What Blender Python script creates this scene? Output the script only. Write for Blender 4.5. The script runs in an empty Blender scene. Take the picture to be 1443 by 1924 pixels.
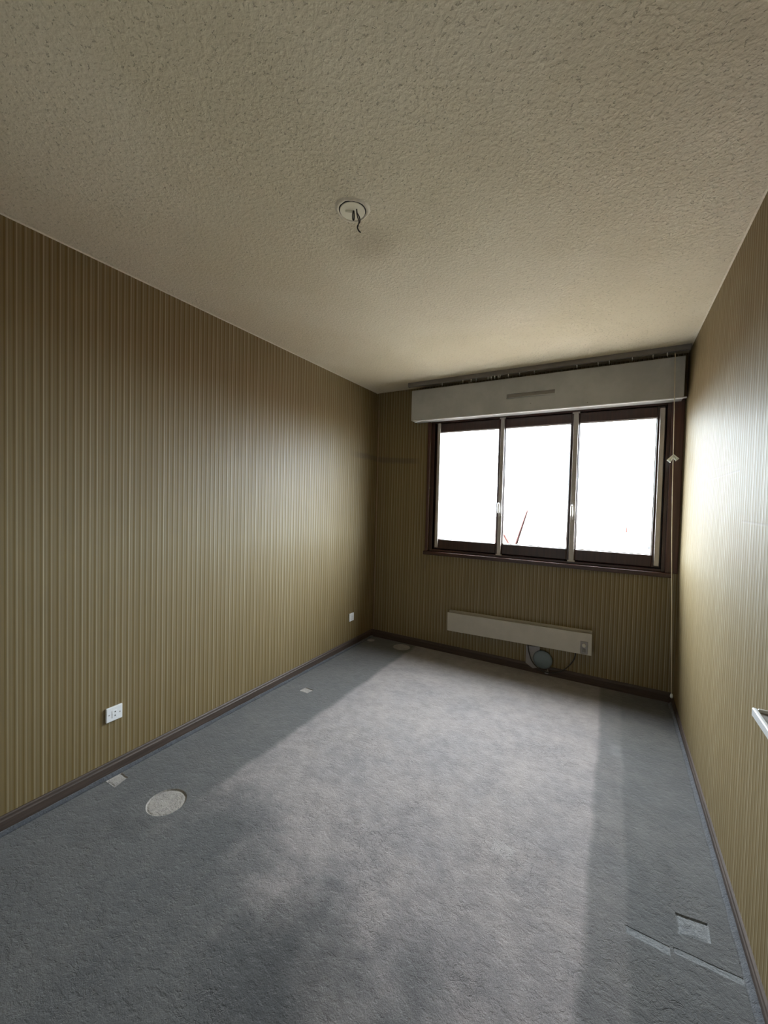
import bpy, bmesh, math, random
from mathutils import Vector, Matrix
C = bpy.context.scene.collection
S = bpy.context.scene

# ---------------------------------------------------------------- camera
W, D, H = 2.552, 3.512, 2.5          # room width, distance camera plane -> window wall, height
YB = -0.75                           # unseen back wall, set close to bounce light
cam_d = bpy.data.cameras.new('camera')
cam_d.sensor_fit = 'HORIZONTAL'; cam_d.sensor_width = 36.0
cam_d.lens = 747.75 / 1443 * 36.0
cam_d.clip_start = 0.02; cam_d.clip_end = 600
cam = bpy.data.objects.new('camera', cam_d); C.objects.link(cam)
r = Vector((0.86551438, 0.50026633, 0.02486896)); u = Vector((-0.03554444, 0.01181914, 0.9992982))
f = Vector((-0.49962131, 0.86579092, -0.02801132))
M = Matrix.Identity(4)
for i in range(3):
    M[i][0] = r[i]; M[i][1] = u[i]; M[i][2] = -f[i]
M[0][3], M[1][3], M[2][3] = 2.1352, 0.0, 1.4046
cam.matrix_world = M
S.camera = cam

# ---------------------------------------------------------------- world, sun, exposure
S.view_settings.view_transform = 'Standard'; S.view_settings.look = 'None'
S.view_settings.gamma = 1.0; S.view_settings.use_curve_mapping = False
S.view_settings.exposure = 5.22
world = bpy.data.worlds.new('sky'); S.world = world; world.use_nodes = True
nt = world.node_tree; nt.nodes.clear()
wo = nt.nodes.new('ShaderNodeOutputWorld'); bg = nt.nodes.new('ShaderNodeBackground')
tc = nt.nodes.new('ShaderNodeTexCoord'); sp = nt.nodes.new('ShaderNodeSeparateXYZ')
rp = nt.nodes.new('ShaderNodeValToRGB')
rp.color_ramp.elements[0].position = 0.0; rp.color_ramp.elements[0].color = (0.72, 0.78, 0.855, 1)
rp.color_ramp.elements[1].position = 1.0; rp.color_ramp.elements[1].color = (1.5, 1.55, 1.65, 1)   # overcast: brightest overhead
nt.links.new(tc.outputs['Generated'], sp.inputs[0]); nt.links.new(sp.outputs['Z'], rp.inputs[0])
nt.links.new(rp.outputs[0], bg.inputs[0]); bg.inputs[1].default_value = 1.0
nt.links.new(bg.outputs[0], wo.inputs[0])
sun_d = bpy.data.lights.new('sun', 'SUN'); sun_d.energy = 0.2; sun_d.angle = math.radians(1.0)
sun_d.color = (1.0, 0.95, 0.87)
sun = bpy.data.objects.new('sun', sun_d); C.objects.link(sun)
sun.rotation_euler = (math.radians(48), 0, math.radians(-25)); sun.location = (0, -5, 12)  # behind the house
# portal: emits nothing, only tells Cycles where the sky comes in
pd = bpy.data.lights.new('window_portal', 'AREA'); pd.shape = 'RECTANGLE'; pd.size = 1.9; pd.size_y = 1.25
pd.cycles.is_portal = True
po = bpy.data.objects.new('window_portal', pd); C.objects.link(po)
po.location = (1.54, D + 0.16, 1.56); po.rotation_euler = (math.radians(-90), 0, 0)

# ---------------------------------------------------------------- material helpers
def new_mat(name):
    m = bpy.data.materials.new(name); m.use_nodes = True
    return m, m.node_tree, m.node_tree.nodes['Principled BSDF']
def setp(b, col=None, rough=0.5, spec=0.5, metal=0.0):
    if col: b.inputs['Base Color'].default_value = (*col, 1)
    b.inputs['Roughness'].default_value = rough
    b.inputs['Specular IOR Level'].default_value = spec
    b.inputs['Metallic'].default_value = metal
class G:
    """small node-graph helper"""
    def __init__(s, nt): s.nt = nt
    def n(s, t, **k):
        x = s.nt.nodes.new(t)
        for a, v in k.items(): setattr(x, a, v)
        return x
    def put(s, sock, v):
        if isinstance(v, (int, float)): sock.default_value = v
        elif isinstance(v, tuple): sock.default_value = v
        else: s.nt.links.new(v, sock)
    def m(s, op, a, b=0.0, c=0.0, clamp=False):
        x = s.n('ShaderNodeMath', operation=op, use_clamp=clamp)
        s.put(x.inputs[0], a); s.put(x.inputs[1], b); s.put(x.inputs[2], c)
        return x.outputs[0]
    def obj(s):
        t = s.n('ShaderNodeTexCoord'); q = s.n('ShaderNodeSeparateXYZ'); s.nt.links.new(t.outputs['Object'], q.inputs[0])
        return t.outputs['Object'], q.outputs[0], q.outputs[1], q.outputs[2]
    def comb(s, a, b, c):
        x = s.n('ShaderNodeCombineXYZ'); s.put(x.inputs[0], a); s.put(x.inputs[1], b); s.put(x.inputs[2], c); return x.outputs[0]
    def noise(s, vec, scale, detail=3.0, rough=0.5):
        x = s.n('ShaderNodeTexNoise'); s.nt.links.new(vec, x.inputs['Vector'])
        x.inputs['Scale'].default_value = scale; x.inputs['Detail'].default_value = detail; x.inputs['Roughness'].default_value = rough
        return x.outputs['Fac']
    def sstep(s, v, a, b):
        x = s.n('ShaderNodeMapRange', interpolation_type='SMOOTHSTEP')
        s.put(x.inputs['Value'], v); s.put(x.inputs['From Min'], a); s.put(x.inputs['From Max'], b)
        return x.outputs[0]
    def band(s, v, a, b, e):          # soft box between a and b
        return s.m('MULTIPLY', s.sstep(v, a - e, a + e), s.m('SUBTRACT', 1.0, s.sstep(v, b - e, b + e)))
    def mix(s, fac, a, b, mode='MIX'):
        x = s.n('ShaderNodeMix', data_type='RGBA', blend_type=mode)
        s.put(x.inputs[0], fac); s.put(x.inputs[6], a); s.put(x.inputs[7], b); return x.outputs[2]
    def bump(s, h, strength, dist, prev=None):
        x = s.n('ShaderNodeBump'); s.put(x.inputs['Height'], h); x.inputs['Strength'].default_value = strength
        x.inputs['Distance'].default_value = dist
        if prev is not None: s.nt.links.new(prev, x.inputs['Normal'])
        return x.outputs[0]
def c4(r_, g_, b_): return (r_, g_, b_, 1.0)

def wallpaper(name, axis, stains=None, con=1.0, sh=1.0, bs=1.0):
    m, nt, b = new_mat(name); g = G(nt)
    vec, X, Y, Z = g.obj()
    c = X if axis == 'x' else Y
    s = g.m('DIVIDE', c, 0.0295)
    fr = g.m('FRACT', s); cell = g.m('FLOOR', s)
    wn = g.n('ShaderNodeTexWhiteNoise', noise_dimensions='1D'); g.put(wn.inputs['W'], cell)
    rnd = wn.outputs['Value']
    d1 = g.m('ABSOLUTE', g.m('SUBTRACT', fr, 0.55))
    light = g.m('MULTIPLY', g.m('SUBTRACT', 1.0, g.sstep(d1, 0.03, 0.09)), g.m('MULTIPLY_ADD', rnd, 0.6, 0.4))
    d3 = g.m('ABSOLUTE', g.m('SUBTRACT', fr, 0.93))
    light2 = g.m('MULTIPLY', g.m('SUBTRACT', 1.0, g.sstep(d3, 0.02, 0.07)), g.m('MULTIPLY', rnd, 0.45))
    light = g.m('ADD', light, light2)
    d2 = g.m('ABSOLUTE', g.m('SUBTRACT', fr, 0.24))
    dark = g.m('SUBTRACT', 1.0, g.sstep(d2, 0.03, 0.15))
    thread = g.noise(g.comb(g.m('MULTIPLY', c, 420.0), 0.0, g.m('MULTIPLY', Z, 5.0)), 1.0, 2.0)
    weave = g.noise(g.comb(g.m('MULTIPLY', c, 500.0), 0.0, g.m('MULTIPLY', Z, 420.0)), 1.0, 1.0)
    grime = g.noise(vec, 1.6, 3.0)
    col = g.mix(grime, c4(0.110, 0.072, 0.017), c4(0.136, 0.094, 0.030))
    col = g.mix(g.m('MULTIPLY', light, 0.80 * con), col, c4(0.30, 0.255, 0.16))
    col = g.mix(g.m('MULTIPLY', dark, 0.12 * con), col, c4(0.08, 0.055, 0.022))
    col = g.mix(g.sstep(thread, 0.35, 0.7), col, g.mix(1.0, col, c4(1.22, 1.2, 1.16), 'MULTIPLY'))
    if stains == 'far':
        # grey dust line where furniture stood, and drip marks under the sill corner
        wob = g.m('MULTIPLY', g.m('SUBTRACT', g.noise(vec, 9.0, 2.0), 0.5), 0.02)
        z2 = g.m('ADD', Z, g.m('ADD', wob, g.m('MULTIPLY', X, 0.06)))
        ln = g.m('MULTIPLY', g.band(z2, 1.80, 1.85, 0.012), g.m('SUBTRACT', 1.0, g.sstep(X, 0.40, 0.52)))
        col = g.mix(g.m('MULTIPLY', ln, 0.55), col, c4(0.06, 0.04, 0.02))
        dr = g.noise(g.comb(g.m('MULTIPLY', X, 55.0), 0.0, g.m('MULTIPLY', Z, 3.0)), 1.0, 2.0)
        dm = g.m('MULTIPLY', g.band(X, 0.50, 0.66, 0.04), g.band(Z, 0.66, 0.93, 0.10))
        col = g.mix(g.m('MULTIPLY', g.m('MULTIPLY', dm, g.sstep(dr, 0.5, 0.72)), 0.7), col, c4(0.04, 0.025, 0.012))
    if stains == 'left':
        wob = g.m('MULTIPLY', g.m('SUBTRACT', g.noise(vec, 7.0, 2.0), 0.5), 0.03)
        ln = g.m('MULTIPLY', g.band(g.m('ADD', Z, wob), 1.815, 1.865, 0.014), g.sstep(Y, 3.0, 3.3))
        col = g.mix(g.m('MULTIPLY', ln, 0.5), col, c4(0.06, 0.04, 0.02))
    hgt = g.m('ADD', g.m('MULTIPLY', light, 0.7), g.m('MULTIPLY', dark, -0.5))
    hgt = g.m('ADD', hgt, g.m('MULTIPLY', thread, 0.5))
    if stains == 'right':
        # creases left in the paper
        def seg(y0, y1, z0, slope):
            t = g.m('SUBTRACT', Z, g.m('MULTIPLY_ADD', g.m('SUBTRACT', Y, y0), slope, z0))
            return g.m('MULTIPLY', g.m('SUBTRACT', 1.0, g.sstep(g.m('ABSOLUTE', t), 0.001, 0.006)), g.band(Y, y0, y1, 0.01))
        cr = g.m('ADD', seg(2.02, 2.60, 1.556, -0.005), g.m('MULTIPLY', seg(2.06, 2.50, 1.590, 0.018), 0.6))
        cr = g.m('ADD', cr, g.m('MULTIPLY', seg(1.60, 1.96, 1.357, 0.012), 0.7))
        col = g.mix(g.m('MULTIPLY', cr, 0.5), col, c4(0.14, 0.10, 0.06))
        hgt = g.m('ADD', hgt, g.m('MULTIPLY', cr, -2.5))
        blister = g.noise(g.comb(g.m('MULTIPLY', Y, 22.0), 0.0, g.m('MULTIPLY', Z, 7.0)), 1.0, 1.0)
        bm = g.m('MULTIPLY', g.sstep(Y, 2.2, 3.0), g.band(Z, 1.1, 2.1, 0.15))
        hgt = g.m('ADD', hgt, g.m('MULTIPLY', g.m('MULTIPLY', g.sstep(blister, 0.55, 0.7), bm), 1.2))
    nrm = g.bump(hgt, 0.23 * con, 0.0007)
    nrm = g.bump(weave, 0.5, 0.0005, nrm)
    nt.links.new(col, b.inputs['Base Color']); nt.links.new(nrm, b.inputs['Normal'])
    setp(b, None, 0.6, 0.02)
    # satin print: a soft sheen lobe and a broader one, both following the stripes
    ga = g.n('ShaderNodeBsdfGlossy'); gb = g.n('ShaderNodeBsdfGlossy')
    k = g.m('SUBTRACT', g.m('MULTIPLY_ADD', light, 0.6, 0.85), g.m('MULTIPLY', dark, 0.48))
    ga.inputs['Roughness'].default_value = 0.38; gb.inputs['Roughness'].default_value = 0.72
    g.put(ga.inputs['Color'], g.mix(1.0, c4(0.019, 0.0195, 0.0195), g.comb(g.m('MULTIPLY', k, sh), g.m('MULTIPLY', k, sh), g.m('MULTIPLY', k, sh)), 'MULTIPLY'))
    g.put(gb.inputs['Color'], g.mix(1.0, c4(0.110 * bs, 0.112 * bs, 0.106 * bs), g.comb(k, k, k), 'MULTIPLY'))
    nt.links.new(nrm, ga.inputs['Normal']); nt.links.new(nrm, gb.inputs['Normal'])
    a1 = g.n('ShaderNodeAddShader'); a2 = g.n('ShaderNodeAddShader')
    nt.links.new(ga.outputs[0], a1.inputs[0]); nt.links.new(gb.outputs[0], a1.inputs[1])
    nt.links.new(b.outputs[0], a2.inputs[0]); nt.links.new(a1.outputs[0], a2.inputs[1])
    nt.links.new(a2.outputs[0], nt.nodes['Material Output'].inputs['Surface'])
    return m

def ceiling_mat():
    m, nt, b = new_mat('rough_ceiling_plaster'); g = G(nt)
    vec, X, Y, Z = g.obj()
    a = g.noise(vec, 75.0, 5.0, 0.6)
    pits = g.sstep(g.noise(vec, 78.0, 2.5, 0.55), 0.61, 0.67)
    ridg = g.sstep(g.noise(vec, 70.0, 2.0, 0.5), 0.40, 0.66)
    big = g.noise(vec, 1.3, 3.0)
    h = g.m('ADD', g.m('MULTIPLY', ridg, 0.55), g.m('MULTIPLY', pits, -1.9))
    h = g.m('ADD', h, g.m('MULTIPLY', a, 1.3))
    col = g.mix(g.sstep(big, 0.35, 0.65), c4(0.70, 0.63, 0.475), c4(0.76, 0.695, 0.55))
    col = g.mix(g.m('MULTIPLY', pits, 0.35), col, c4(0.34, 0.29, 0.21))   # pits coloured darker
    # smoke-darkened patch beside the lamp outlet
    dx = g.m('SUBTRACT', X, 1.19); dy = g.m('SUBTRACT', Y, 1.45)
    dd = g.m('SQRT', g.m('ADD', g.m('MULTIPLY', dx, dx), g.m('MULTIPLY', dy, dy)))
    col = g.mix(g.m('MULTIPLY', g.m('SUBTRACT', 1.0, g.sstep(dd, 0.02, 0.17)), 0.30), col, c4(0.32, 0.25, 0.16))
    nt.links.new(col, b.inputs['Base Color'])
    nt.links.new(g.bump(h, 0.75, 0.0026), b.inputs['Normal'])
    setp(b, None, 0.85, 0.25)
    return m

def carpet_mat(name, base=None):
    m, nt, b = new_mat(name); g = G(nt)
    vec, X, Y, Z = g.obj()
    pile = g.noise(vec, 260.0, 3.0, 0.7)
    tuft = g.noise(vec, 70.0, 3.0, 0.65)
    blot = g.noise(vec, 3.2, 4.0, 0.6)
    mott = g.noise(vec, 15.0, 4.0, 0.65)
    if base:
        col = base
    else:
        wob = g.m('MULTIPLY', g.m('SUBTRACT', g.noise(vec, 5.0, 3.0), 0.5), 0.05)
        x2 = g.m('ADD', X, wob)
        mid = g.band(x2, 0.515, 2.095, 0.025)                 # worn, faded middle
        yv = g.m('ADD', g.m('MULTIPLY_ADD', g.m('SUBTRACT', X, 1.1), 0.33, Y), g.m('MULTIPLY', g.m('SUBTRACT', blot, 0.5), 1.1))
        mid = g.m('MULTIPLY', mid, g.sstep(yv, 0.75, 1.45))  # middle darkens towards the near left; light falloff put into the colour
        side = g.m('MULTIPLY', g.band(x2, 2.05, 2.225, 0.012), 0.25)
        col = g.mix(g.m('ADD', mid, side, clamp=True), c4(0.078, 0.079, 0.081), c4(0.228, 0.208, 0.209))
        # greyer rectangle in the right corner
        grey_rect = g.m('MULTIPLY', g.sstep(X, 2.15, 2.17), g.band(Y, 2.69, 3.06, 0.02))
        col = g.mix(g.m('MULTIPLY', grey_rect, 0.28), col, c4(0.12, 0.12, 0.11))
        edge = g.m('MULTIPLY', g.band(x2, 2.222, 2.232, 0.006), g.sstep(Y, 1.2, 2.0))
        col = g.mix(g.m('MULTIPLY', edge, 0.3), col, c4(0.10, 0.10, 0.10))
        # dark stains near the round dent and at the near end
        def blob(x0, y0, r0, r1):
            dx = g.m('SUBTRACT', X, x0); dy = g.m('SUBTRACT', Y, y0)
            dd = g.m('ADD', g.m('SQRT', g.m('ADD', g.m('MULTIPLY', dx, dx), g.m('MULTIPLY', dy, dy))), g.m('MULTIPLY', g.m('SUBTRACT', mott, 0.5), 0.16))
            return g.m('SUBTRACT', 1.0, g.sstep(dd, r0, r1))
        st = g.m('ADD', g.m('MULTIPLY', blob(0.41, 0.90, 0.02, 0.11), 0.5), g.m('MULTIPLY', blob(1.34, 0.86, 0.05, 0.32), 0.6))
        st = g.m('ADD', st, g.m('MULTIPLY', blob(0.56, 1.20, 0.0, 0.12), 0.35), clamp=True)
        col = g.mix(st, col, c4(0.035, 0.037, 0.040))
        pl = g.m('MULTIPLY', g.band(X, 1.75, 1.84, 0.012), g.band(Y, 1.59, 1.66, 0.012))
        col = g.mix(g.m('MULTIPLY', pl, 0.35), col, c4(0.29, 0.28, 0.285))
        pl2 = g.m('MULTIPLY', g.band(X, 2.17, 2.22, 0.015), g.band(Y, 2.58, 2.70, 0.02))
        col = g.mix(g.m('MULTIPLY', pl2, 0.5), col, c4(0.20, 0.20, 0.20))
    col = g.mix(1.0, col, g.mix(g.sstep(mott, 0.3, 0.7), c4(0.84, 0.84, 0.85), c4(1.12, 1.12, 1.11)), 'MULTIPLY')
    col = g.mix(1.0, col, g.mix(g.sstep(blot, 0.3, 0.7), c4(0.86, 0.88, 0.90), c4(1.08, 1.07, 1.05)), 'MULTIPLY')
    col = g.mix(1.0, col, g.mix(g.sstep(pile, 0.3, 0.7), c4(0.72, 0.72, 0.72), c4(1.22, 1.22, 1.22)), 'MULTIPLY')
    nt.links.new(col, b.inputs['Base Color'])
    crease = g.sstep(g.noise(g.comb(g.m('MULTIPLY', X, 26.0), g.m('MULTIPLY', Y, 34.0), 0.0), 1.0, 4.0, 0.6), 0.5, 0.62)
    curl = g.n('ShaderNodeTexNoise', noise_dimensions='3D'); nt.links.new(vec, curl.inputs['Vector'])
    curl.inputs['Scale'].default_value = 18.0; curl.inputs['Detail'].default_value = 5.0; curl.inputs['Distortion'].default_value = 1.6
    cz = g.m('SUBTRACT', 1.0, g.sstep(g.m('ABSOLUTE', g.m('SUBTRACT', curl.outputs['Fac'], 0.52)), 0.0, 0.028))
    cz = g.m('MULTIPLY', cz, g.sstep(g.noise(vec, 4.0, 2.0), 0.45, 0.62))
    crease = g.m('ADD', crease, g.m('MULTIPLY', cz, 1.6))
    nt.links.new(g.mix(g.m('MULTIPLY', cz, 0.30), col, c4(0.06, 0.058, 0.06)), b.inputs['Base Color'])
    nrm = g.bump(g.m('ADD', g.m('MULTIPLY', tuft, 1.0), g.m('MULTIPLY', crease, -0.35)), 0.7, 0.004)
    nrm = g.bump(pile, 0.8, 0.0018, nrm)
    nt.links.new(nrm, b.inputs['Normal'])
    setp(b, None, 0.95, 0.1)
    b.inputs['Sheen Weight'].default_value = 0.25; b.inputs['Sheen Roughness'].default_value = 0.6
    return m

def wood(name, c1, c2, rough, axis='y', spec=0.5):
    m, nt, b = new_mat(name); g = G(nt)
    vec, X, Y, Z = g.obj()
    k = {'x': (3, 90, 90), 'y': (90, 3, 90), 'z': (90, 90, 3)}[axis]
    n = g.noise(g.comb(g.m('MULTIPLY', X, float(k[0])), g.m('MULTIPLY', Y, float(k[1])), g.m('MULTIPLY', Z, float(k[2]))), 1.0, 4.0, 0.6)
    nt.links.new(g.mix(g.sstep(n, 0.3, 0.7), c4(*c1), c4(*c2)), b.inputs['Base Color'])
    nt.links.new(g.bump(n, 0.25, 0.0006), b.inputs['Normal'])
    setp(b, None, rough, spec)
    return m

def plain(name, col, rough=0.5, spec=0.5, metal=0.0, var=0.06, scale=12.0, bumpy=0.0):
    m, nt, b = new_mat(name); g = G(nt)
    vec, X, Y, Z = g.obj()
    n = g.noise(vec, scale, 4.0, 0.6)
    lo = tuple(max(0, v * (1 - var)) for v in col); hi = tuple(min(1, v * (1 + var)) for v in col)
    nt.links.new(g.mix(g.sstep(n, 0.3, 0.7), c4(*lo), c4(*hi)), b.inputs['Base Color'])
    if bumpy: nt.links.new(g.bump(n, 0.4, bumpy), b.inputs['Normal'])
    setp(b, None, rough, spec, metal)
    return m

def glass_mat():
    m = bpy.data.materials.new('window_glass'); m.use_nodes = True; nt = m.node_tree; nt.nodes.clear()
    g = G(nt)
    o = g.n('ShaderNodeOutputMaterial'); mx = g.n('ShaderNodeMixShader'); t = g.n('ShaderNodeBsdfTransparent'); gl = g.n('ShaderNodeBsdfGlossy')
    fr = g.n('ShaderNodeFresnel'); ge = g.n('ShaderNodeNewGeometry')      # same air-to-glass reflectance on both faces of the thin pane
    g.put(fr.inputs[0], g.m('SUBTRACT', 1.45, g.m('MULTIPLY', ge.outputs['Backfacing'], 1.45 - 1 / 1.45)))
    t.inputs[0].default_value = (0.94, 0.96, 0.95, 1); gl.inputs['Roughness'].default_value = 0.02
    g.put(mx.inputs[0], g.m('MULTIPLY', fr.outputs[0], 1.0, clamp=True))
    nt.links.new(t.outputs[0], mx.inputs[1]); nt.links.new(gl.outputs[0], mx.inputs[2]); nt.links.new(mx.outputs[0], o.inputs[0])
    return m

MT = dict(
    wp_left=wallpaper('striped_wallpaper_left', 'y', 'left', 0.85, 0.92, 0.85), wp_right=wallpaper('striped_wallpaper_right', 'y', 'right', 0.85, 0.92, 0.85),
    wp_far=wallpaper('striped_wallpaper_far', 'x', 'far', 0.85, 0.92, 0.85), wp_back=plain('white_bounce_wall', (0.78, 0.75, 0.68), 0.6),
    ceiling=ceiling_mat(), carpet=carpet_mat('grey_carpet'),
    pale=carpet_mat('pale_carpet', c4(0.31, 0.29, 0.27)), pale2=carpet_mat('pressed_carpet', c4(0.155, 0.163, 0.172)),
    carpet_edge=carpet_mat('carpet_edge', c4(0.072, 0.078, 0.092)),
    base_y=wood('brown_baseboard_side', (0.040, 0.027, 0.021), (0.075, 0.053, 0.042), 0.55, 'y'),
    base_x=wood('brown_baseboard_end', (0.035, 0.020, 0.014), (0.06, 0.036, 0.026), 0.5, 'x'),
    frame_x=wood('dark_window_wood_rails', (0.030, 0.011, 0.008), (0.056, 0.021, 0.014), 0.30, 'x'),
    frame_z=wood('dark_window_wood_stiles', (0.026, 0.010, 0.008), (0.050, 0.019, 0.014), 0.30, 'z'),
    casing=wood('reddish_window_casing', (0.045, 0.016, 0.012), (0.075, 0.029, 0.021), 0.35, 'z'),
    strip=plain('grey_metal_strip', (0.42, 0.39, 0.36), 0.38, 0.5, 0.2),
    chrome=plain('chrome', (0.85, 0.85, 0.87), 0.15, 0.5, 1.0, 0.02),
    box=plain('painted_shutter_box', (0.40, 0.405, 0.405), 0.42, 0.5, 0, 0.10, 5.0),
    slot=plain('shadow_grey_slot', (0.22, 0.205, 0.185), 0.6),
    rail=plain('curtain_rail_grey', (0.20, 0.18, 0.17), 0.45),
    glider=plain('glider_plastic', (0.62, 0.61, 0.60), 0.5),
    cream=plain('cream_enamel', (0.42, 0.39, 0.33), 0.4, 0.5, 0, 0.04),
    dark=plain('dark_gap', (0.02, 0.018, 0.016), 0.7),
    white=plain('white_plastic', (0.78, 0.80, 0.83), 0.28, 0.5, 0, 0.03),
    rose=plain('cream_plastic_cover', (0.94, 0.90, 0.74), 0.4, 0.5, 0, 0.03),
    plaster=plain('plaster_rim', (0.72, 0.66, 0.54), 0.8, 0.3, 0, 0.08, 60.0, 0.002),
    black=plain('black_cable', (0.022, 0.018, 0.016), 0.45),
    cord=plain('cream_cord', (0.62, 0.55, 0.40), 0.7),
    tag=plain('pale_plastic_knot', (0.80, 0.84, 0.84), 0.35),
    greyplate=plain('grey_plate', (0.26, 0.245, 0.245), 0.5),
    blueplate=plain('blue_grey_cover', (0.15, 0.19, 0.21), 0.45),
    bead=plain('corner_bead', (0.30, 0.21, 0.14), 0.5),
    glass=glass_mat(),
    outside=plain('outer_render', (0.6, 0.58, 0.54), 0.9),
    ground=plain('street_ground', (0.15, 0.125, 0.11), 0.95, 0.2, 0, 0.3, 0.2),
    housewall=plain('pale_house_render', (0.30, 0.28, 0.25), 0.9, 0.2, 0, 0.05, 1.0),
    tile=plain('red_roof_tile', (0.135, 0.055, 0.050), 0.8, 0.3, 0, 0.25, 3.0),
    gutter=plain('dark_gutter', (0.010, 0.010, 0.012), 0.6),
)

# ---------------------------------------------------------------- mesh helpers
def link(name, bm, m, parent=None, smooth=False):
    me = bpy.data.meshes.new(name); bmesh.ops.recalc_face_normals(bm, faces=bm.faces); bm.to_mesh(me); bm.free()
    mats = m if isinstance(m, (list, tuple)) else [m]
    for q in mats: me.materials.append(q)
    if smooth:
        for p in me.polygons: p.use_smooth = True
    o = bpy.data.objects.new(name, me); C.objects.link(o)
    if parent: o.parent = parent
    return o
def struct(o): o['kind'] = 'structure'; return o
def thing(name, label, cat, loc=(0, 0, 0), group=None):
    o = bpy.data.objects.new(name, None); C.objects.link(o); o.location = loc; o.empty_display_size = 0.05
    o['label'] = label; o['category'] = cat
    if group: o['group'] = group
    return o
def box(bm, x0, x1, y0, y1, z0, z1, bev=0.0, seg=2):
    t = bmesh.new()
    vs = [t.verts.new((x, y, z)) for x in (x0, x1) for y in (y0, y1) for z in (z0, z1)]
    for q in ((0, 1, 3, 2), (4, 6, 7, 5), (0, 4, 5, 1), (2, 3, 7, 6), (0, 2, 6, 4), (1, 5, 7, 3)):
        t.faces.new([vs[i] for i in q])
    bmesh.ops.recalc_face_normals(t, faces=t.faces)
    if bev: bmesh.ops.bevel(t, geom=list(t.edges), offset=bev, segments=seg, affect='EDGES', profile=0.5)
    merge(bm, t)
def merge(bm, t):
    me = bpy.data.meshes.new('tmp'); t.to_mesh(me); t.free(); bm.from_mesh(me); bpy.data.meshes.remove(me)
def boxobj(name, dims, m, parent=None, bev=0.0, off=(0, 0, 0)):
    bm = bmesh.new()
    d = [dims[0] - off[0], dims[1] - off[0], dims[2] - off[1], dims[3] - off[1], dims[4] - off[2], dims[5] - off[2]]
    box(bm, *d, bev=bev); return link(name, bm, m, parent, smooth=False)
def prism(bm, prof, axis, a, b):
    """extrude a closed 2D profile along an axis; profile in the two other axes (in xyz order)"""
    def P(p, t):
        return {'x': (t, p[0], p[1]), 'y': (p[0], t, p[1]), 'z': (p[0], p[1], t)}[axis]
    A = [bm.verts.new(P(p, a)) for p in prof]; B = [bm.verts.new(P(p, b)) for p in prof]
    n = len(prof)
    for i in range(n): bm.faces.new((A[i], A[(i + 1) % n], B[(i + 1) % n], B[i]))
    bm.faces.new(A); bm.faces.new(B[::-1])
def tube(bm, pts, rad, seg=8, cap=True):
    pts = [Vector(p) for p in pts]; rings = []
    up = Vector((0.13, 0.31, 0.94))
    for i, p in enumerate(pts):
        d = (pts[min(i + 1, len(pts) - 1)] - pts[max(i - 1, 0)]).normalized()
        a = d.cross(up)
        if a.length < 0.05: a = d.cross(Vector((1, 0, 0)))
        a.normalize(); b_ = d.cross(a)
        rr = rad[i] if isinstance(rad, (list, tuple)) else rad
        rings.append([bm.verts.new(p + (a * math.cos(t) + b_ * math.sin(t)) * rr) for t in [2 * math.pi * k / seg for k in range(seg)]])
    for i in range(len(rings) - 1):
        for k in range(seg): bm.faces.new((rings[i][k], rings[i][(k + 1) % seg], rings[i + 1][(k + 1) % seg], rings[i + 1][k]))
    if cap: bm.faces.new(rings[0][::-1]); bm.faces.new(rings[-1])
def smoothpts(ctrl, n=6):
    P = [Vector(p) for p in ctrl]; out = []
    for i in range(len(P) - 1):
        p0, p1, p2, p3 = P[max(i - 1, 0)], P[i], P[i + 1], P[min(i + 2, len(P) - 1)]
        for k in range(n):
            t = k / n
            out.append(0.5 * ((2 * p1) + (-p0 + p2) * t + (2 * p0 - 5 * p1 + 4 * p2 - p3) * t * t + (-p0 + 3 * p1 - 3 * p2 + p3) * t ** 3))
    out.append(P[-1]); return out
def lathe(bm, prof, cx, cy, seg=48):
    """profile [(radius, z)] turned about a vertical axis"""
    rings = []
    for (rr, z) in prof:
        if rr < 1e-6: rings.append([bm.verts.new((cx, cy, z))])
        else: rings.append([bm.verts.new((cx + rr * math.cos(2 * math.pi * k / seg), cy + rr * math.sin(2 * math.pi * k / seg), z)) for k in range(seg)])
    for i in range(len(rings) - 1):
        A, B = rings[i], rings[i + 1]
        for k in range(seg):
            k2 = (k + 1) % seg
            if len(A) == 1 and len(B) == 1: continue
            if len(A) == 1: bm.faces.new((A[0], B[k2], B[k]))
            elif len(B) == 1: bm.faces.new((A[k], A[k2], B[0]))
            else: bm.faces.new((A[k], A[k2], B[k2], B[k]))

# ---------------------------------------------------------------- room shell
# floor: carpet top with real recesses where furniture stood
def circle_pts(cx, cy, rx, ry=None, n=40, rot=0.0, jit=0.0, seed=1):
    ry = ry or rx; rng = random.Random(seed); out = []
    for k in range(n):
        t = 2 * math.pi * k / n; j = 1 + jit * (rng.random() - 0.5)
        x, y = rx * j * math.cos(t), ry * j * math.sin(t)
        out.append((cx + x * math.cos(rot) - y * math.sin(rot), cy + x * math.sin(rot) + y * math.cos(rot)))
    return out
def quad_pts(q, n=6, wob=0.0012, seed=2):
    rng = random.Random(seed); out = []
    for i in range(4):
        a, b_ = q[i], q[(i + 1) % 4]
        for k in range(n):
            t = k / n; w = wob if 0 < k else 0
            out.append((a[0] + (b_[0] - a[0]) * t + w * (rng.random() - .5) * 2, a[1] + (b_[1] - a[1]) * t + w * (rng.random() - .5) * 2))
    return out
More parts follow.
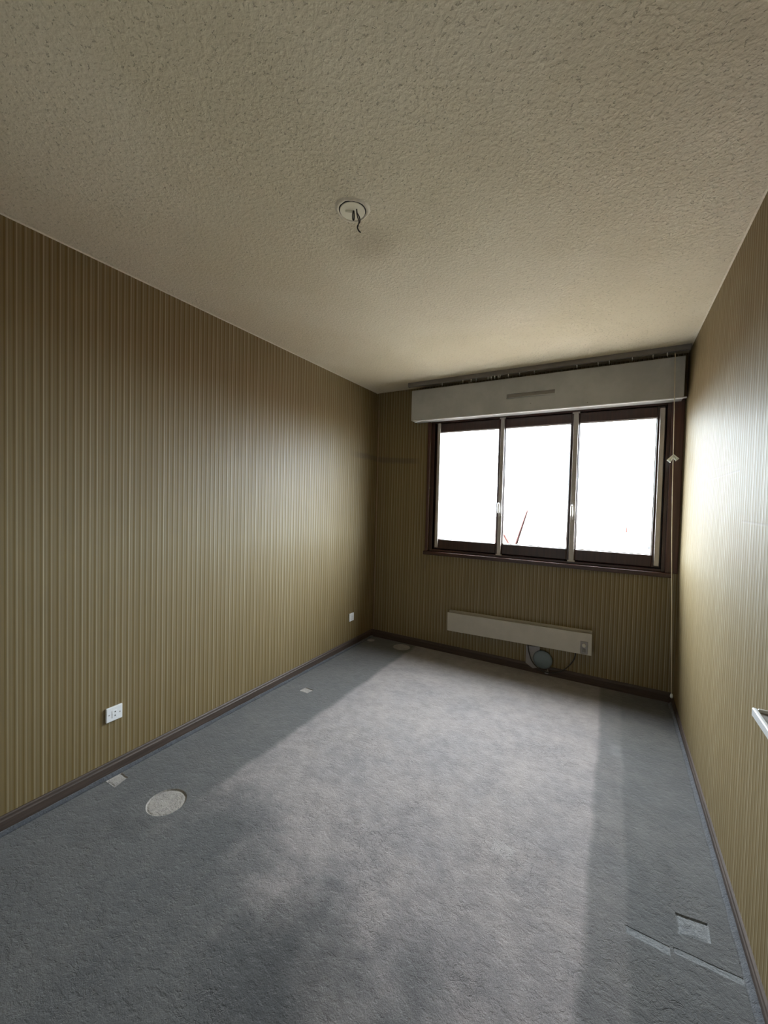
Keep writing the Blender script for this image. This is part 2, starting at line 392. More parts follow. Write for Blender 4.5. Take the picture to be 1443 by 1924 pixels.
dents = [
    ('round_dent', circle_pts(0.407, 1.066, 0.086, 0.083, jit=0.02), 'pale', 'pale round pressed mark nearest the camera', 0.006),
    ('round_dent', circle_pts(0.412, 3.390, 0.083, 0.078, jit=0.02, seed=4), 'pale', 'pale round pressed mark near the window wall', 0.006),
    ('round_dent', circle_pts(0.066, 3.388, 0.036, 0.040, jit=0.02, seed=5), 'pale', 'small pale round mark in the far left corner', 0.006),
    ('square_dent', quad_pts([(0.032, 0.990), (0.112, 0.990), (0.094, 1.062), (0.032, 1.062)]), 'pale', 'pale square mark against the left baseboard', 0.005),
    ('square_dent', quad_pts([(0.192, 2.200), (0.264, 2.198), (0.268, 2.262), (0.194, 2.264)], seed=6), 'pale', 'pale square mark beyond the middle of the left wall', 0.005),
    ('square_dent', quad_pts([(2.368, 1.608), (2.458, 1.626), (2.460, 1.700), (2.369, 1.690)], seed=7), 'pale2', 'pressed rectangle beside the right baseboard', 0.005),
    ('long_dent', quad_pts([(2.220, 1.520), (2.340, 1.513), (2.340, 1.545), (2.219, 1.550)], seed=8), 'pale2', 'left half of a long pressed line near the right wall', 0.006),
    ('long_dent', quad_pts([(2.348, 1.530), (2.522, 1.532), (2.522, 1.556), (2.350, 1.552)], seed=9), 'pale2', 'right half of a long pressed line meeting the right baseboard', 0.006),
]
bm = bmesh.new()
edges = []
def loop(pts):
    vs = [bm.verts.new((x, y, 0)) for x, y in pts]
    for i in range(len(vs)): edges.append(bm.edges.new((vs[i], vs[(i + 1) % len(vs)])))
def rim_pts(pts, k=0.0):
    cx = sum(p[0] for p in pts) / len(pts); cy = sum(p[1] for p in pts) / len(pts)
    out = []
    for x, y in pts:
        L = math.hypot(x - cx, y - cy); out.append((x - (x - cx) / L * k, y - (y - cy) / L * k))
    return out
N = 24
per = [(W * i / N, YB) for i in range(N)] + [(W, YB + (D - YB) * i / N) for i in range(N)] + \
      [(W - W * i / N, D) for i in range(N)] + [(0, D - (D - YB) * i / N) for i in range(N)]
loop(per)
for d in dents: loop(d[1])
bmesh.ops.triangle_fill(bm, use_beauty=True, use_dissolve=False, edges=edges, normal=(0, 0, 1))
floor = bmesh.new(); merge(floor, bm)
box(floor, 0, W, YB, D, -0.2, -0.03)
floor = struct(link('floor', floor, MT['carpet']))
for p in floor.data.polygons:
    if p.center.z > -0.001 and p.normal.z < 0: p.flip()
for nm, pts, mt, lab, dep in dents:
    b2 = bmesh.new(); n = len(pts)
    prof = [(0.0, 0.0), (0.002, -dep * 0.35), (0.004, -dep * 0.8), (0.007, -dep), (0.011, -dep * 0.55), (0.016, -dep * 0.6)]
    if nm == 'long_dent': prof = [(k * 0.35, z * 0.4) for k, z in prof]
    rings = []
    for k, z in prof:
        rings.append([b2.verts.new((x, y, z)) for x, y in rim_pts(pts, k)])
    for i in range(len(rings) - 1):
        for j in range(n): b2.faces.new((rings[i][j], rings[i][(j + 1) % n], rings[i + 1][(j + 1) % n], rings[i + 1][j]))
    b2.faces.new(rings[-1])
    o = link(nm, b2, MT[mt], floor, smooth=True); o['label'] = lab

# walls (with outward thickness so no daylight leaks in)
T = 0.28
struct(boxobj('wall_left', (-T, 0, YB - T, D + 0.25, -0.2, H + 0.2), MT['wp_left']))
struct(boxobj('wall_right', (W, W + T, YB - T, D + 0.25, -0.2, H + 0.2), MT['wp_right']))
struct(boxobj('wall_back', (0, W, YB - T, YB, -0.2, H + 0.2), MT['wp_back']))  # unseen; made white to bounce light onto the near ceiling
struct(boxobj('ceiling', (-T, W + T, YB - T, D + 0.25, H, H + 0.25), MT['ceiling']))
OX0, OX1, OZ0, OZ1 = 0.602, 2.482, 0.935, 2.185
bm = bmesh.new()
TF = 0.25      # the window sits flush in a thin outer wall
box(bm, 0, W, D, D + TF, -0.2, OZ0); box(bm, 0, W, D, D + TF, OZ1, H + 0.0)
box(bm, 0, OX0, D, D + TF, OZ0, OZ1); box(bm, OX1, W, D, D + TF, OZ0, OZ1)
struct(link('wall_far', bm, MT['wp_far']))

# baseboards: moulded profile
def base_prof(h, t): return [(0, 0), (t, 0), (t, h * 0.72), (t * 0.75, h * 0.80), (t * 0.6, h * 0.93), (t * 0.35, h), (0, h)]
bm = bmesh.new(); prism(bm, base_prof(0.071, 0.013), 'y', YB, D); struct(link('baseboard_left', bm, MT['base_y']))
bm = bmesh.new(); prism(bm, [(W - x, z) for x, z in base_prof(0.047, 0.012)], 'y', YB, D); struct(link('baseboard_right', bm, MT['base_y']))
bm = bmesh.new(); prism(bm, [(D - x, z) for x, z in base_prof(0.071, 0.013)], 'x', 0.013, W - 0.012); struct(link('baseboard_far', bm, MT['base_x']))
bm = bmesh.new(); prism(bm, [(YB + x, z) for x, z in base_prof(0.071, 0.013)], 'x', 0.013, W - 0.012); struct(link('baseboard_back', bm, MT['base_x']))
# rolled carpet edge that laps the side baseboards
for s in (0, 1):
    bm = bmesh.new(); n = 90; rng = random.Random(11 + s)
    pr = [(0.0, 0.013), (0.004, 0.014), (0.008, 0.011), (0.011, 0.006), (0.018, 0.0005), (0.0, 0.0005)]
    prev = None
    for i in range(n + 1):
        y = YB + 0.01 + (D - YB - 0.03) * i / n; j = 1 + 0.25 * (rng.random() - 0.5)
        ring = []
        for px, pz in pr:
            x = 0.0125 + px * j
            ring.append(bm.verts.new((x if s == 0 else W - 0.0115 - px * j, y, pz * (j if pz > 0.001 else 1))))
        if prev:
            for k in range(len(pr)): bm.faces.new((prev[k], prev[(k + 1) % len(pr)], ring[(k + 1) % len(pr)], ring[k]))
        else: bm.faces.new(ring)
        prev = ring
    bm.faces.new(prev)
    o = link('carpet_edge', bm, MT['carpet_edge'], floor, smooth=True); o['label'] = 'turned-up carpet edge along the ' + ('left' if s == 0 else 'right') + ' baseboard'
# corner bead between left wall and window wall
bm = bmesh.new(); tube(bm, [(0.018, D - 0.004, 0.072), (0.021, D - 0.004, 1.2), (0.023, D - 0.004, 2.33)], 0.0045, 8)
struct(link('trim_1', bm, MT['bead'], smooth=True))
# ceiling edge beads: thin caulk line on both sides
bm = bmesh.new(); prism(bm, [(0, H), (0.006, H), (0, H - 0.004)], 'y', YB, D); struct(link('trim_2', bm, MT['plaster']))
bm = bmesh.new(); prism(bm, [(W, H), (W - 0.006, H), (W, H - 0.004)], 'y', YB, D); struct(link('trim_3', bm, MT['plaster']))

# ---------------------------------------------------------------- window
win = bpy.data.objects.new('window_1', None); C.objects.link(win); win.location = (0, 0, 0); win['kind'] = 'structure'
win['label'] = 'three-pane dark wood window under the shutter box'
# casing on the wall face
boxobj('casing', (0.576, 0.604, D - 0.014, D, 0.935, 2.19), MT['casing'], win, 0.004)
boxobj('casing', (2.470, 2.545, D - 0.014, D, 0.935, 2.19), MT['casing'], win, 0.004)
boxobj('window_sill', (0.566, 2.512, D - 0.034, D + 0.03, 0.903, 0.936), MT['frame_x'], win, 0.006)
# fixed frame in the opening
bm = bmesh.new()
for a in ((0.602, 0.640, D + 0.012, D + 0.11, 0.936, 2.185), (2.446, 2.482, D + 0.012, D + 0.11, 0.936, 2.185)): box(bm, *a, bev=0.003)
link('window_frame', bm, MT['frame_z'], win)
bm = bmesh.new()
for a in ((0.640, 2.446, D + 0.012, D + 0.11, 0.936, 0.956), (0.640, 2.446, D + 0.012, D + 0.11, 2.150, 2.185)): box(bm, *a, bev=0.003)
link('window_frame', bm, MT['frame_x'], win)
bm = bmesh.new()      # rebate the sashes close against
for a in ((0.604, 0.676, D + 0.080, D + 0.118, 0.938, 2.183), (2.404, 2.480, D + 0.080, D + 0.118, 0.938, 2.183),
          (0.676, 2.404, D + 0.080, D + 0.118, 0.938, 1.020), (0.676, 2.404, D + 0.080, D + 0.118, 2.095, 2.183)): box(bm, *a)
link('frame_rebate', bm, MT['frame_x'], win)
# outer reveal sill (outside)
boxobj('outer_sill', (0.602, 2.482, D + 0.12, D + 0.33, 0.90, 0.936), MT['outside'], win, 0.005)
xs = [(0.652, 1.2705, 0.688, 1.238), (1.2725, 1.8495, 1.294, 1.812), (1.8515, 2.436, 1.876, 2.388)]
for i, (a, b_, pa, pb) in enumerate(xs):
    z0, z1, pz0, pz1 = 0.962, 2.146, 1.052, 2.066
    y0, y1 = D + 0.026, D + 0.078
    bm = bmesh.new()
    box(bm, a, pa, y0, y1, z0, z1, bev=0.004); box(bm, pb, b_, y0, y1, z0, z1, bev=0.004)
    box(bm, pa - 0.001, pb + 0.001, y0 + 0.0005, y1, z0, pz0, bev=0.006); box(bm, pa - 0.001, pb + 0.001, y0 + 0.0005, y1, pz1, z1, bev=0.006)
    sash = link('sash', bm, MT['frame_z'], win)
    boxobj('glass_pane', (pa - 0.006, pb + 0.006, D + 0.050, D + 0.055, pz0 - 0.006, pz1 + 0.006), MT['glass'], sash)
    # glazing bead
    bm = bmesh.new()
    for q in ((pa, pa + 0.006, D + 0.038, D + 0.049, pz0, pz1), (pb - 0.006, pb, D + 0.038, D + 0.049, pz0, pz1),
              (pa + 0.006, pb - 0.006, D + 0.038, D + 0.049, pz0, pz0 + 0.006), (pa + 0.006, pb - 0.006, D + 0.038, D + 0.049, pz1 - 0.006, pz1)): box(bm, *q, bev=0.0015)
    link('glazing_bead', bm, MT['strip'], sash)
# grey cover strips of the espagnolette bolts
for k, (a, b_, z0, z1) in enumerate(((0.668, 0.696, 0.975, 2.148), (1.257, 1.288, 0.956, 2.150), (1.832, 1.868, 0.956, 2.148), (2.403, 2.434, 0.976, 2.130))):
    st = boxobj('cover_strip', (a, b_, D + 0.010, D + 0.0255, z0, z1), MT['strip'], win, 0.003)
    if k in (1, 2):
        for zz in (z0 - 0.004, z1 - 0.008):
            boxobj('strip_end_cap', (a - 0.010, b_ + 0.010, D + 0.006, D + 0.024, zz, zz + 0.012), MT['strip'], st, 0.002)
        m_ = (a + b_) / 2
        boxobj('handle_plate', (m_ + 0.000, b_ + 0.002, D - 0.004, D + 0.010, 1.292, 1.440), MT['strip'], st, 0.003)
        bm = bmesh.new()
        tube(bm, smoothpts([(m_ - 0.004, D + 0.010, 1.405), (m_ - 0.004, D - 0.020, 1.405), (m_ - 0.004, D - 0.030, 1.39), (m_ - 0.004, D - 0.030, 1.325)], 5), 0.0085, 12)
        h = link('window_handle', bm, MT['chrome'], st, smooth=True); h['label'] = 'chrome handle'

# ---------------------------------------------------------------- roller shutter box
BY = 3.362
sb = thing('shutter_box', 'grey painted roller shutter box fixed above the window', 'shutter box', (1.49, D, 2.155))
off = (1.49, D, 2.155)
bm = bmesh.new()
box(bm, 0.463 - off[0], 2.520 - off[0], BY - off[1], BY + 0.014 - off[1], 0.003, 2.438 - off[2], bev=0.003)
link('front_panel', bm, MT['box'], sb)
bm = bmesh.new()
box(bm, 0.463 - off[0], 2.520 - off[0], BY + 0.0145 - off[1], -0.001, 0.006, 0.018)
link('bottom_panel', bm, MT['box'], sb)
bm = bmesh.new()
box(bm, 0.463 - off[0], 2.520 - off[0], BY + 0.0145 - off[1], -0.001, 0.270, 0.282)
box(bm, 0.463 - off[0], 0.475 - off[0], BY + 0.0145 - off[1], -0.001, 0.0185, 0.2695)
box(bm, 2.508 - off[0], 2.520 - off[0], BY + 0.0145 - off[1], -0.001, 0.0185, 0.2695)
link('casing_shell', bm, MT['box'], sb)
# white strip along the lower edge; its daylit look is in the colour
bm = bmesh.new()
box(bm, 0.485 - off[0], 2.520 - off[0], BY - 0.004 - off[1], BY + 0.012 - off[1], -0.004, 0.003, bev=0.0015)
o = link('lit_edge_strip', bm, MT['white'], sb)
# recessed pull grip
bm = bmesh.new()
gx0, gx1 = 1.335 - off[0], 1.712 - off[0]; gy = BY - off[1]
z = 2.289 - off[2]
box(bm, gx0, gx1, gy - 0.006, gy - 0.0003, z + 0.016, z + 0.021, bev=0.002); box(bm, gx0, gx1, gy - 0.009, gy - 0.0003, z - 0.020, z - 0.013, bev=0.003)
box(bm, gx0, gx0 + 0.008, gy - 0.006, gy - 0.0003, z - 0.013, z + 0.016, bev=0.002); box(bm, gx1 - 0.008, gx1, gy - 0.006, gy - 0.0003, z - 0.013, z + 0.016, bev=0.002)
gr = link('grip_slot', bm, MT['box'], sb)
bm = bmesh.new(); box(bm, gx0 + 0.008, gx1 - 0.008, gy - 0.0015, gy - 0.0003, z - 0.013, z + 0.016); link('slot_back', bm, MT['slot'], gr)
# corner tab at the left end, screws
bm = bmesh.new(); tube(bm, [(0.500 - off[0], gy + 0.004, -0.012), (0.560 - off[0], gy + 0.004, -0.004)], [0.007, 0.003], 8); link('corner_tab', bm, MT['white'], sb, True)
for sx, sz in ((1.527, 2.216), (1.935, 2.180)):
    bm = bmesh.new(); tube(bm, [(sx - off[0], gy - 0.002, sz - off[2]), (sx - off[0], gy + 0.001, sz - off[2])], 0.0035, 10); link('screw', bm, MT['slot'], sb, True)
bm = bmesh.new(); box(bm, 2.520 - off[0], 2.536 - off[0], gy - 0.002, gy + 0.010, -0.004, 0.006, bev=0.002); link('end_pin', bm, MT['white'], sb)

# ---------------------------------------------------------------- curtain rail
cr = thing('curtain_rail', 'grey curtain rail on the ceiling just above the shutter box', 'curtain rail', (1.49, 3.33, H))
bm = bmesh.new()
pr = [(-0.010, 0), (0.010, 0), (0.010, -0.008), (0.014, -0.010), (0.014, -0.036), (0.004, -0.038), (0.004, -0.033), (0.010, -0.031), (0.010, -0.014), (-0.010, -0.014), (-0.010, -0.031), (-0.004, -0.033), (-0.004, -0.038), (-0.014, -0.036), (-0.014, -0.010), (-0.010, -0.008)]
prism(bm, pr, 'x', 0.452 - 1.49, 2.535 - 1.49)
link('rail', bm, MT['rail'], cr)
for ex in (0.446, 2.535):
    bm = bmesh.new(); box(bm, ex - 1.49, ex + 0.006 - 1.49, -0.016, 0.016, -0.040, 0.0, bev=0.002); link('end_stop', bm, MT['rail'], cr)
gl = [0.778, 0.969, 1.042, 1.086, 1.186, 1.213, 1.243, 1.27, 1.285, 1.352, 1.44, 1.553, 1.857, 1.998, 2.07, 2.211, 2.333, 2.414]
gproto = None
for x in gl:
    if gproto is None:
        bm = bmesh.new(); box(bm, -0.003, 0.003, -0.004, 0.004, -0.052, -0.032, bev=0.001)
        tube(bm, [(0, -0.004, -0.050), (0, -0.009, -0.056), (0, 0.0, -0.062), (0, 0.006, -0.056)], 0.0016, 6)
        gproto = link('glider', bm, MT['glider'], cr); g_ = gproto
    else:
        g_ = gproto.copy(); C.objects.link(g_); g_.parent = cr
    g_.location = (x - 1.49, 0, 0)

# ---------------------------------------------------------------- shutter cord
pc = thing('pull_cord', 'thin cream pull cord hanging at the right end of the window', 'cord', (2.52, 3.312, 0.12))
o3 = Vector((2.52, 3.312, 0.12))
P3 = [(2.456, 3.326, 2.45), (2.458, 3.312, 2.36), (2.470, 3.312, 1.748), (2.480, 3.312, 1.276), (2.500, 3.312, 0.70), (2.520, 3.312, 0.14)]
bm = bmesh.new(); tube(bm, [Vector(p) - o3 for p in smoothpts(P3, 6)], 0.0024, 8); link('cord', bm, MT['cord'], pc, True)
bm = bmesh.new(); lathe(bm, [(0, 0.022), (0.005, 0.020), (0.008, 0.010), (0.009, 0.0), (0.006, -0.008), (0, -0.010)], 0.0, 0.0, 16); link('bead', bm, MT['tag'], pc, True)
bm = bmesh.new()   # crumpled tied knot: two flared folded wings
kc = Vector((2.470, 3.308, 1.748)) - o3
for s_, L, zz in ((-1, 0.036, -0.022), (1, 0.030, -0.012)):
    a0 = bm.verts.new(kc + Vector((0, -0.006, 0.020)))
    ring = []
    for k in range(7):
        t = k / 6
        ring.append(bm.verts.new(kc + Vector((s_ * (0.004 + L * (0.35 + 0.65 * t)), -0.008 + 0.010 * (k % 2), zz - 0.018 * (1 - t) + 0.006 * (k % 2)))))
    c0 = bm.verts.new(kc + Vector((0, 0.006, -0.006)))
    for k in range(6): bm.faces.new((a0, ring[k], ring[k + 1])); bm.faces.new((c0, ring[k + 1], ring[k]))
    bm.faces.new((a0, c0, ring[0])); bm.faces.new((a0, ring[6], c0))
tube(bm, [kc + Vector((0, 0, 0.016)), kc + Vector((0, 0, 0)), kc + Vector((0, 0, -0.014))], [0.004, 0.009, 0.004], 8)
o = link('knot', bm, MT['tag'], pc); o['label'] = 'white crumpled plastic tied round the cord'

# ---------------------------------------------------------------- electric heater
ht = thing('wall_heater', 'long low cream electric heater mounted under the window', 'heater', (1.44, D, 0.243))
ho = Vector((1.44, D, 0.243))
hx = 0.5875
bm = bmesh.new(); box(bm, -hx, hx, -0.080, -0.068, 0.0, 0.168, bev=0.003); link('front_panel', bm, MT['cream'], ht)
bm = bmesh.new(); box(bm, -hx + 0.004, hx - 0.004, -0.0675, -0.030, 0.006, 0.150); link('heating_core', bm, MT['dark'], ht)
bm = bmesh.new(); box(bm, -hx, hx, -0.0295, -0.004, 0.0, 0.176, bev=0.002); link('back_plate', bm, MT['cream'], ht)
bm = bmesh.new(); box(bm, -hx + 0.002, hx - 0.002, -0.0675, -0.0300, 0.151, 0.157); link('top_grille', bm, MT['dark'], ht)
for bx in (-0.40, 0.40):
    bm = bmesh.new(); box(bm, bx - 0.02, bx + 0.02, -0.004, 0.0, 0.03, 0.14); link('bracket', bm, MT['greyplate'], ht)
px0, px1 = 1.949 - 1.44, 2.000 - 1.44
bm = bmesh.new()
for q in ((px0, px0 + 0.004, 0.006, 0.104), (px1 - 0.004, px1, 0.006, 0.104), (px0 + 0.004, px1 - 0.004, 0.006, 0.010), (px0 + 0.004, px1 - 0.004, 0.100, 0.104)):
    box(bm, q[0], q[1], -0.083, -0.0803, q[2], q[3])
cp = link('control_panel', bm, MT['slot'], ht)
bm = bmesh.new(); box(bm, px0 + 0.004, px1 - 0.004, -0.0815, -0.0803, 0.010, 0.100); link('control_plate', bm, MT['greyplate'], cp)
bm = bmesh.new(); cc = (px0 + px1) / 2
tube(bm, [(cc, -0.0816, 0.074), (cc, -0.092, 0.074)], 0.014, 20); k_ = link('dial', bm, MT['cream'], cp)
bm = bmesh.new(); box(bm, cc - 0.010, cc + 0.010, -0.087, -0.0816, 0.018, 0.046, bev=0.002); box(bm, cc - 0.005, cc + 0.005, -0.089, -0.087, 0.022, 0.034, bev=0.001); link('switch', bm, MT['slot'], cp)
bm = bmesh.new(); cx_ = [(1.552, 3.475, 0.262), (1.556, 3.467, 0.215), (1.566, 3.467, 0.160), (1.590, 3.467, 0.100), (1.640, 3.467, 0.052), (1.715, 3.467, 0.032), (1.800, 3.467, 0.058), (1.862, 3.467, 0.115), (1.905, 3.467, 0.185), (1.915, 3.475, 0.262)]
tube(bm, [Vector(p) - ho for p in smoothpts(cx_, 6)], 0.0045, 8); o = link('power_cord', bm, MT['black'], ht, True)
ht.rotation_euler = (0, math.radians(-0.9), 0)

# cable outlet below the heater
jb = thing('cable_outlet', 'grey plate with blue-grey round cover below the heater', 'outlet', (1.64, D, 0.13))
bm = bmesh.new()
q = [(-0.104, 0.086), (0.004, 0.096), (0.010, -0.075), (-0.045, -0.094), (-0.104, -0.060)]
A = [bm.verts.new((x, -0.022, z)) for x, z in q]; B = [bm.verts.new((x, -0.0135, z)) for x, z in q]
for i in range(5): bm.faces.new((A[i], A[(i + 1) % 5], B[(i + 1) % 5], B[i]))
bm.faces.new(A); bm.faces.new(B[::-1]); link('plate', bm, MT['greyplate'], jb)
bm = bmesh.new(); t = bmesh.new(); lathe(t, [(0, 0.012), (0.060, 0.011), (0.072, 0.006), (0.076, 0.0), (0, 0.0)], 0, 0, 40)
bmesh.ops.transform(t, matrix=Matrix.Translation((0.030, -0.022, -0.004)) @ Matrix.Rotation(math.radians(90), 4, 'X'), verts=t.verts); merge(bm, t)
link('round_cover', bm, MT['blueplate'], jb, True)
bm = bmesh.new(); box(bm, 0.050, 0.078, -0.032, -0.0135, -0.112, -0.092, bev=0.003); box(bm, 0.066, 0.074, -0.028, -0.0135, -0.092, -0.076, bev=0.002); link('cable_clip', bm, MT['greyplate'], jb)

# ---------------------------------------------------------------- wall sockets
def socket(name, label, y, z, w, h, full):
    s = thing(name, label, 'socket', (0, y, z))
    bm = bmesh.new(); box(bm, 0.0, 0.011, -w / 2, w / 2, -h / 2, h / 2, bev=0.003, seg=3); pl = link('cover_plate', bm, MT['white'], s)
    bm = bmesh.new(); box(bm, 0.011, 0.0125, -0.011, 0.011, -0.017, 0.017, bev=0.0005); link('socket_insert', bm, MT['white'], pl)
    for zz in (-0.0095, 0.0095):
        bm = bmesh.new(); tube(bm, [(0.0124, 0.002, zz), (0.0131, 0.002, zz)], 0.0028, 12); link('pin_hole', bm, MT['dark'], pl)
    for yy in ((-w / 2 + 0.012, w / 2 - 0.012) if full else (0.0,)):
        bm = bmesh.new(); tube(bm, [(0.0108, yy, 0.0 if full else -0.025), (0.0118, yy, 0.0 if full else -0.025)], 0.0026, 12); link('screw', bm, MT['slot'], pl)
    return s
socket('wall_socket', 'white rectangular wall socket on the left wall nearest the camera', 1.037, 0.309, 0.074, 0.071, True)
socket('wall_socket', 'small white wall socket on the left wall near the far corner', 3.118, 0.290, 0.072, 0.074, False)

# ---------------------------------------------------------------- ceiling lamp outlet
cxr, cyr = 1.240, 1.256
lo = thing('ceiling_outlet', 'round cream ceiling outlet cover with bare black wires hanging', 'ceiling outlet', (cxr, cyr, H))
bm = bmesh.new(); rng = random.Random(3); prev = None; first = None; n = 56
prof = [(0.066, 0.0), (0.062, -0.0030), (0.058, -0.0050), (0.0535, -0.0045), (0.0512, -0.0005)]
for k in range(n):
    t = 2 * math.pi * k / n; jr = 1 + 0.05 * math.sin(3 * t + 1) + 0.03 * (rng.random() - .5); jz = 0.7 + 0.5 * abs(math.sin(2.5 * t + 0.6)) + 0.3 * rng.random()
    ring = [bm.verts.new((rr * (jr if i < 3 else 1) * math.cos(t), rr * (jr if i < 3 else 1) * math.sin(t), z * jz)) for i, (rr, z) in enumerate(prof)]
    if prev:
        for i in range(4): bm.faces.new((prev[i], ring[i], ring[i + 1], prev[i + 1]))
    else: first = ring
    prev = ring
for i in range(4): bm.faces.new((prev[i], first[i], first[i + 1], prev[i + 1]))
link('plaster_rim', bm, MT['plaster'], lo, True)
bm = bmesh.new(); lathe(bm, [(0.0475, -0.0002), (0.0475, -0.003), (0.0465, -0.0042), (0, -0.0042)], 0, 0, 56); cv = link('cover_disc', bm, MT['rose'], lo); cv.location = (-0.0018, 0.0030, 0)
bm = bmesh.new(); lathe(bm, [(0, -0.0004), (0.0515, -0.0004), (0.0515, -0.0012), (0, -0.0012)], 0, 0, 56); link('shadow_gap_disc', bm, MT['dark'], lo)  # flat dark disc painted as the shadow gap round the cover
bm = bmesh.new(); tube(bm, [(-0.020, -0.018, -0.0045), (-0.004, -0.006, -0.0055), (0.003, 0.004, -0.006)], [0.004, 0.006, 0.006], 10); link('cable_ridge', bm, MT['rose'], cv, True)
Bp = Vector((1.2593, 1.2552, 2.5)) - Vector((cxr, cyr, H)); zz = -0.004
bm = bmesh.new()
a = Vector((Bp.x, Bp.y, 0))
def pt(dx, dz): return a + r * dx + Vector((0, 0, dz))
w1 = [pt(0, zz), pt(0.0015, -0.020), pt(0.005, -0.034), pt(0.010, -0.048), pt(0.008, -0.062), pt(0.006, -0.074), pt(0.014, -0.088)]
w2 = [pt(0.001, zz), pt(0.003, -0.018), pt(0.011, -0.032), pt(0.014, -0.050), pt(0.008, -0.060), pt(0.004, -0.070), pt(0.010, -0.084), pt(0.018, -0.090)]
tube(bm, smoothpts(w1, 6), 0.0021, 6); tube(bm, smoothpts(w2, 6), 0.0021, 6)
link('hanging_wire', bm, MT['black'], lo, True)
b0 = Vector((1.2440, 1.2564, 0)) - Vector((cxr, cyr, 0))
bm = bmesh.new()
l1 = [b0 + Vector((0, 0, zz)), b0 - r * 0.002 + Vector((0, 0, -0.018)), b0 - r * 0.001 + Vector((0, 0, -0.036)), b0 + r * 0.003 + Vector((0, 0, -0.037)), b0 + r * 0.0035 + Vector((0, 0, -0.020)), b0 + r * 0.002 + Vector((0, 0, zz))]
tube(bm, smoothpts(l1, 6), 0.0024, 6); link('wire_loop', bm, MT['black'], lo, True)

# ---------------------------------------------------------------- small ledge on the right wall (edge of frame)
sh = thing('wall_ledge', 'white rimmed small ledge on the right wall at the frame edge', 'shelf', (W, 1.22, 0.85))
X0 = -0.060
bm = bmesh.new(); box(bm, X0, 0.0, -0.24, 0.25, -0.018, -0.004, bev=0.004, seg=3); link('tray', bm, MT['greyplate'], sh)
bm = bmesh.new()
box(bm, X0 - 0.003, X0 + 0.008, -0.243, 0.253, -0.020, 0.004, bev=0.0035, seg=3)
box(bm, X0 + 0.0085, 0.0, 0.244, 0.253, -0.020, 0.004, bev=0.0035, seg=3); box(bm, X0 + 0.0085, 0.0, -0.243, -0.234, -0.020, 0.004, bev=0.0035, seg=3)
link('rim', bm, MT['white'], sh, False)

# ---------------------------------------------------------------- outside
bm = bmesh.new(); box(bm, -220, 220, D + 1.5, 330, -9.6, -9.0)
struct(link('ground', bm, MT['ground']))
def house(name, label, x0, x1, y0, y1, ze, zr, ridge='y', wallm='housewall'):
    """gabled house: eaves at ze, ridge at zr"""
    cx, cy = (x0 + x1) / 2, (y0 + y1) / 2
    h = thing(name, label, 'house', (cx, cy, -9.0))
    X, Y = (x1 - x0) / 2, (y1 - y0) / 2; e, rg = ze + 9.0, zr + 9.0
    bm = bmesh.new()
    if ridge == 'y': pr = [(-X, 0), (X, 0), (X, e), (0, rg - 0.05), (-X, e)]; prism(bm, pr, 'y', -Y, Y)
    else: pr = [(-Y, 0), (Y, 0), (Y, e), (0, rg - 0.05), (-Y, e)]; prism(bm, pr, 'x', -X, X)
    link('wall', bm, MT[wallm], h)
    half = X if ridge == 'y' else Y; L = (Y if ridge == 'y' else X) + 0.3
    for s in (-1, 1):
        bm = bmesh.new(); k = 1.06; rows = 9
        sl = (rg - e) / half
        for i in range(rows):    # overlapping courses of tiles, each course a step
            a0, a1 = half * k * i / rows, half * k * (i + 1) / rows + 0.02
            p = [(s * a0, rg - sl * a0 + 0.10), (s * a1, rg - sl * a1 + 0.16), (s * a1, rg - sl * a1 + 0.04), (s * a0, rg - sl * a0)]
            prism(bm, p, ridge, -L, L)
        link('roof_slope', bm, MT['tile'], h)
    bm = bmesh.new(); box(bm, half * 0.3, half * 0.3 + 0.7, -0.4, 0.4, rg - sl * half * 0.3 - 0.2, rg + 0.7); ch = link('chimney', bm, MT['housewall'], h)
    bm = bmesh.new(); box(bm, half * 0.3 + 0.15, half * 0.3 + 0.55, -0.2, 0.2, rg + 0.7, rg + 1.0); link('chimney_pot', bm, MT['tile'], ch)
    # windows on the side facing us
    for fl in range(2):
        for c_ in (-0.5, 0.0, 0.5):
            wx = c_ * X * 1.1; zz = e - 1.9 - fl * 2.8
            if zz > 0.5:
                bm = bmesh.new(); box(bm, wx - 0.5, wx + 0.5, -Y - 0.05, -Y - 0.002, zz, zz + 1.3); fr = link('window', bm, MT['white'], h)
                bm = bmesh.new(); box(bm, wx - 0.42, wx + 0.42, -Y - 0.06, -Y - 0.0505, zz + 0.08, zz + 1.22); link('pane', bm, MT['gutter'], fr)
    return h
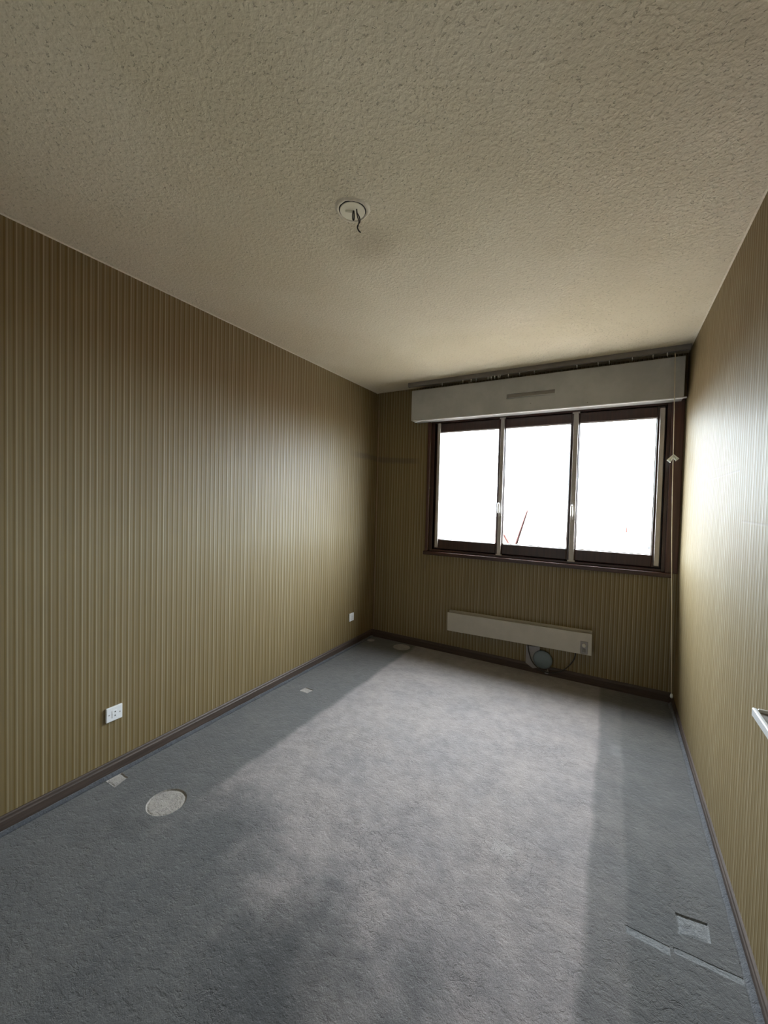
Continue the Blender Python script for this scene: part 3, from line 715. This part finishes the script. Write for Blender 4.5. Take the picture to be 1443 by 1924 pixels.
# steep tiled roof whose edge shows through the middle pane
hs = thing('house', 'house with a steep red tiled roof edge seen through the middle pane', 'house', (0.6, 18.2, -9.0))
def lp(x, y, z): return (x - 0.6, y - 18.2, z + 9.0)
bm = bmesh.new()
prism(bm, [(-1.70, 0), (2.2, 0), (2.2, 9.2), (-1.16, 10.20), (-1.70, 8.2)], 'y', -3.0, 3.0); link('wall', bm, MT['housewall'], hs)
bm = bmesh.new()
for i in range(12):
    t0, t1 = i / 12, (i + 1) / 12 + 0.004
    xa, za = -1.18 - 0.53 * t0, 10.28 - 1.75 * t0; xb, zb = -1.18 - 0.53 * t1, 10.28 - 1.75 * t1
    prism(bm, [(xa - 0.18, za), (xb - 0.26, zb + 0.02), (xb, zb), (xa, za)], 'y', -3.05, 3.05)
link('roof_slope', bm, MT['tile'], hs)
house('house', 'red gabled house far off seen through the right pane', 3.6, 7.8, 42, 50, -1.6, -0.35, 'x')
house('house', 'distant red gabled house behind the right pane centre', -3.5, 3.0, 78, 88, -2.6, -0.6, 'x')
house('house', 'red gabled house far off seen through the left pane', -40, -28, 50, 60, -4.5, -2.0, 'x')
house('house', 'second far red gabled house behind the left pane', -24, -14, 62, 72, -5.5, -3.2, 'x')
house('house', 'low red gabled house just outside to the right', 9.0, 17, 14, 24, -4.5, -2.2, 'y')
house('house', 'low red gabled house outside to the left', -16, -7, 16, 27, -6.0, -3.8, 'y')
house('house', 'red gabled house beyond the street on the far right', 16, 27, 34, 45, -4.0, -1.6, 'x')
# flat-roofed annex whose dark gutter line shows at the right pane
an = thing('annex', 'pale flat-roofed annex with a dark gutter at right pane edge', 'building', (5.4, 25.0, -9.0))
bm = bmesh.new(); box(bm, -1.85, 1.9, -6.5, 6.5, 0, 8.80); link('wall', bm, MT['housewall'], an)
bm = bmesh.new(); box(bm, -2.0, 2.0, -6.6, 6.6, 8.80, 8.90); link('roof_slab', bm, MT['housewall'], an)
bm = bmesh.new(); box(bm, -2.06, -2.0, -6.6, 6.6, 8.80, 8.90, bev=0.01); link('gutter', bm, MT['gutter'], an)
bm = bmesh.new(); box(bm, -1.98, -1.70, -1.0, -0.6, 8.901, 9.45); ch = link('chimney', bm, MT['tile'], an)
bm = bmesh.new(); box(bm, -1.92, -1.76, -0.9, -0.7, 9.451, 9.52, bev=0.01); link('chimney_pot', bm, MT['tile'], ch)
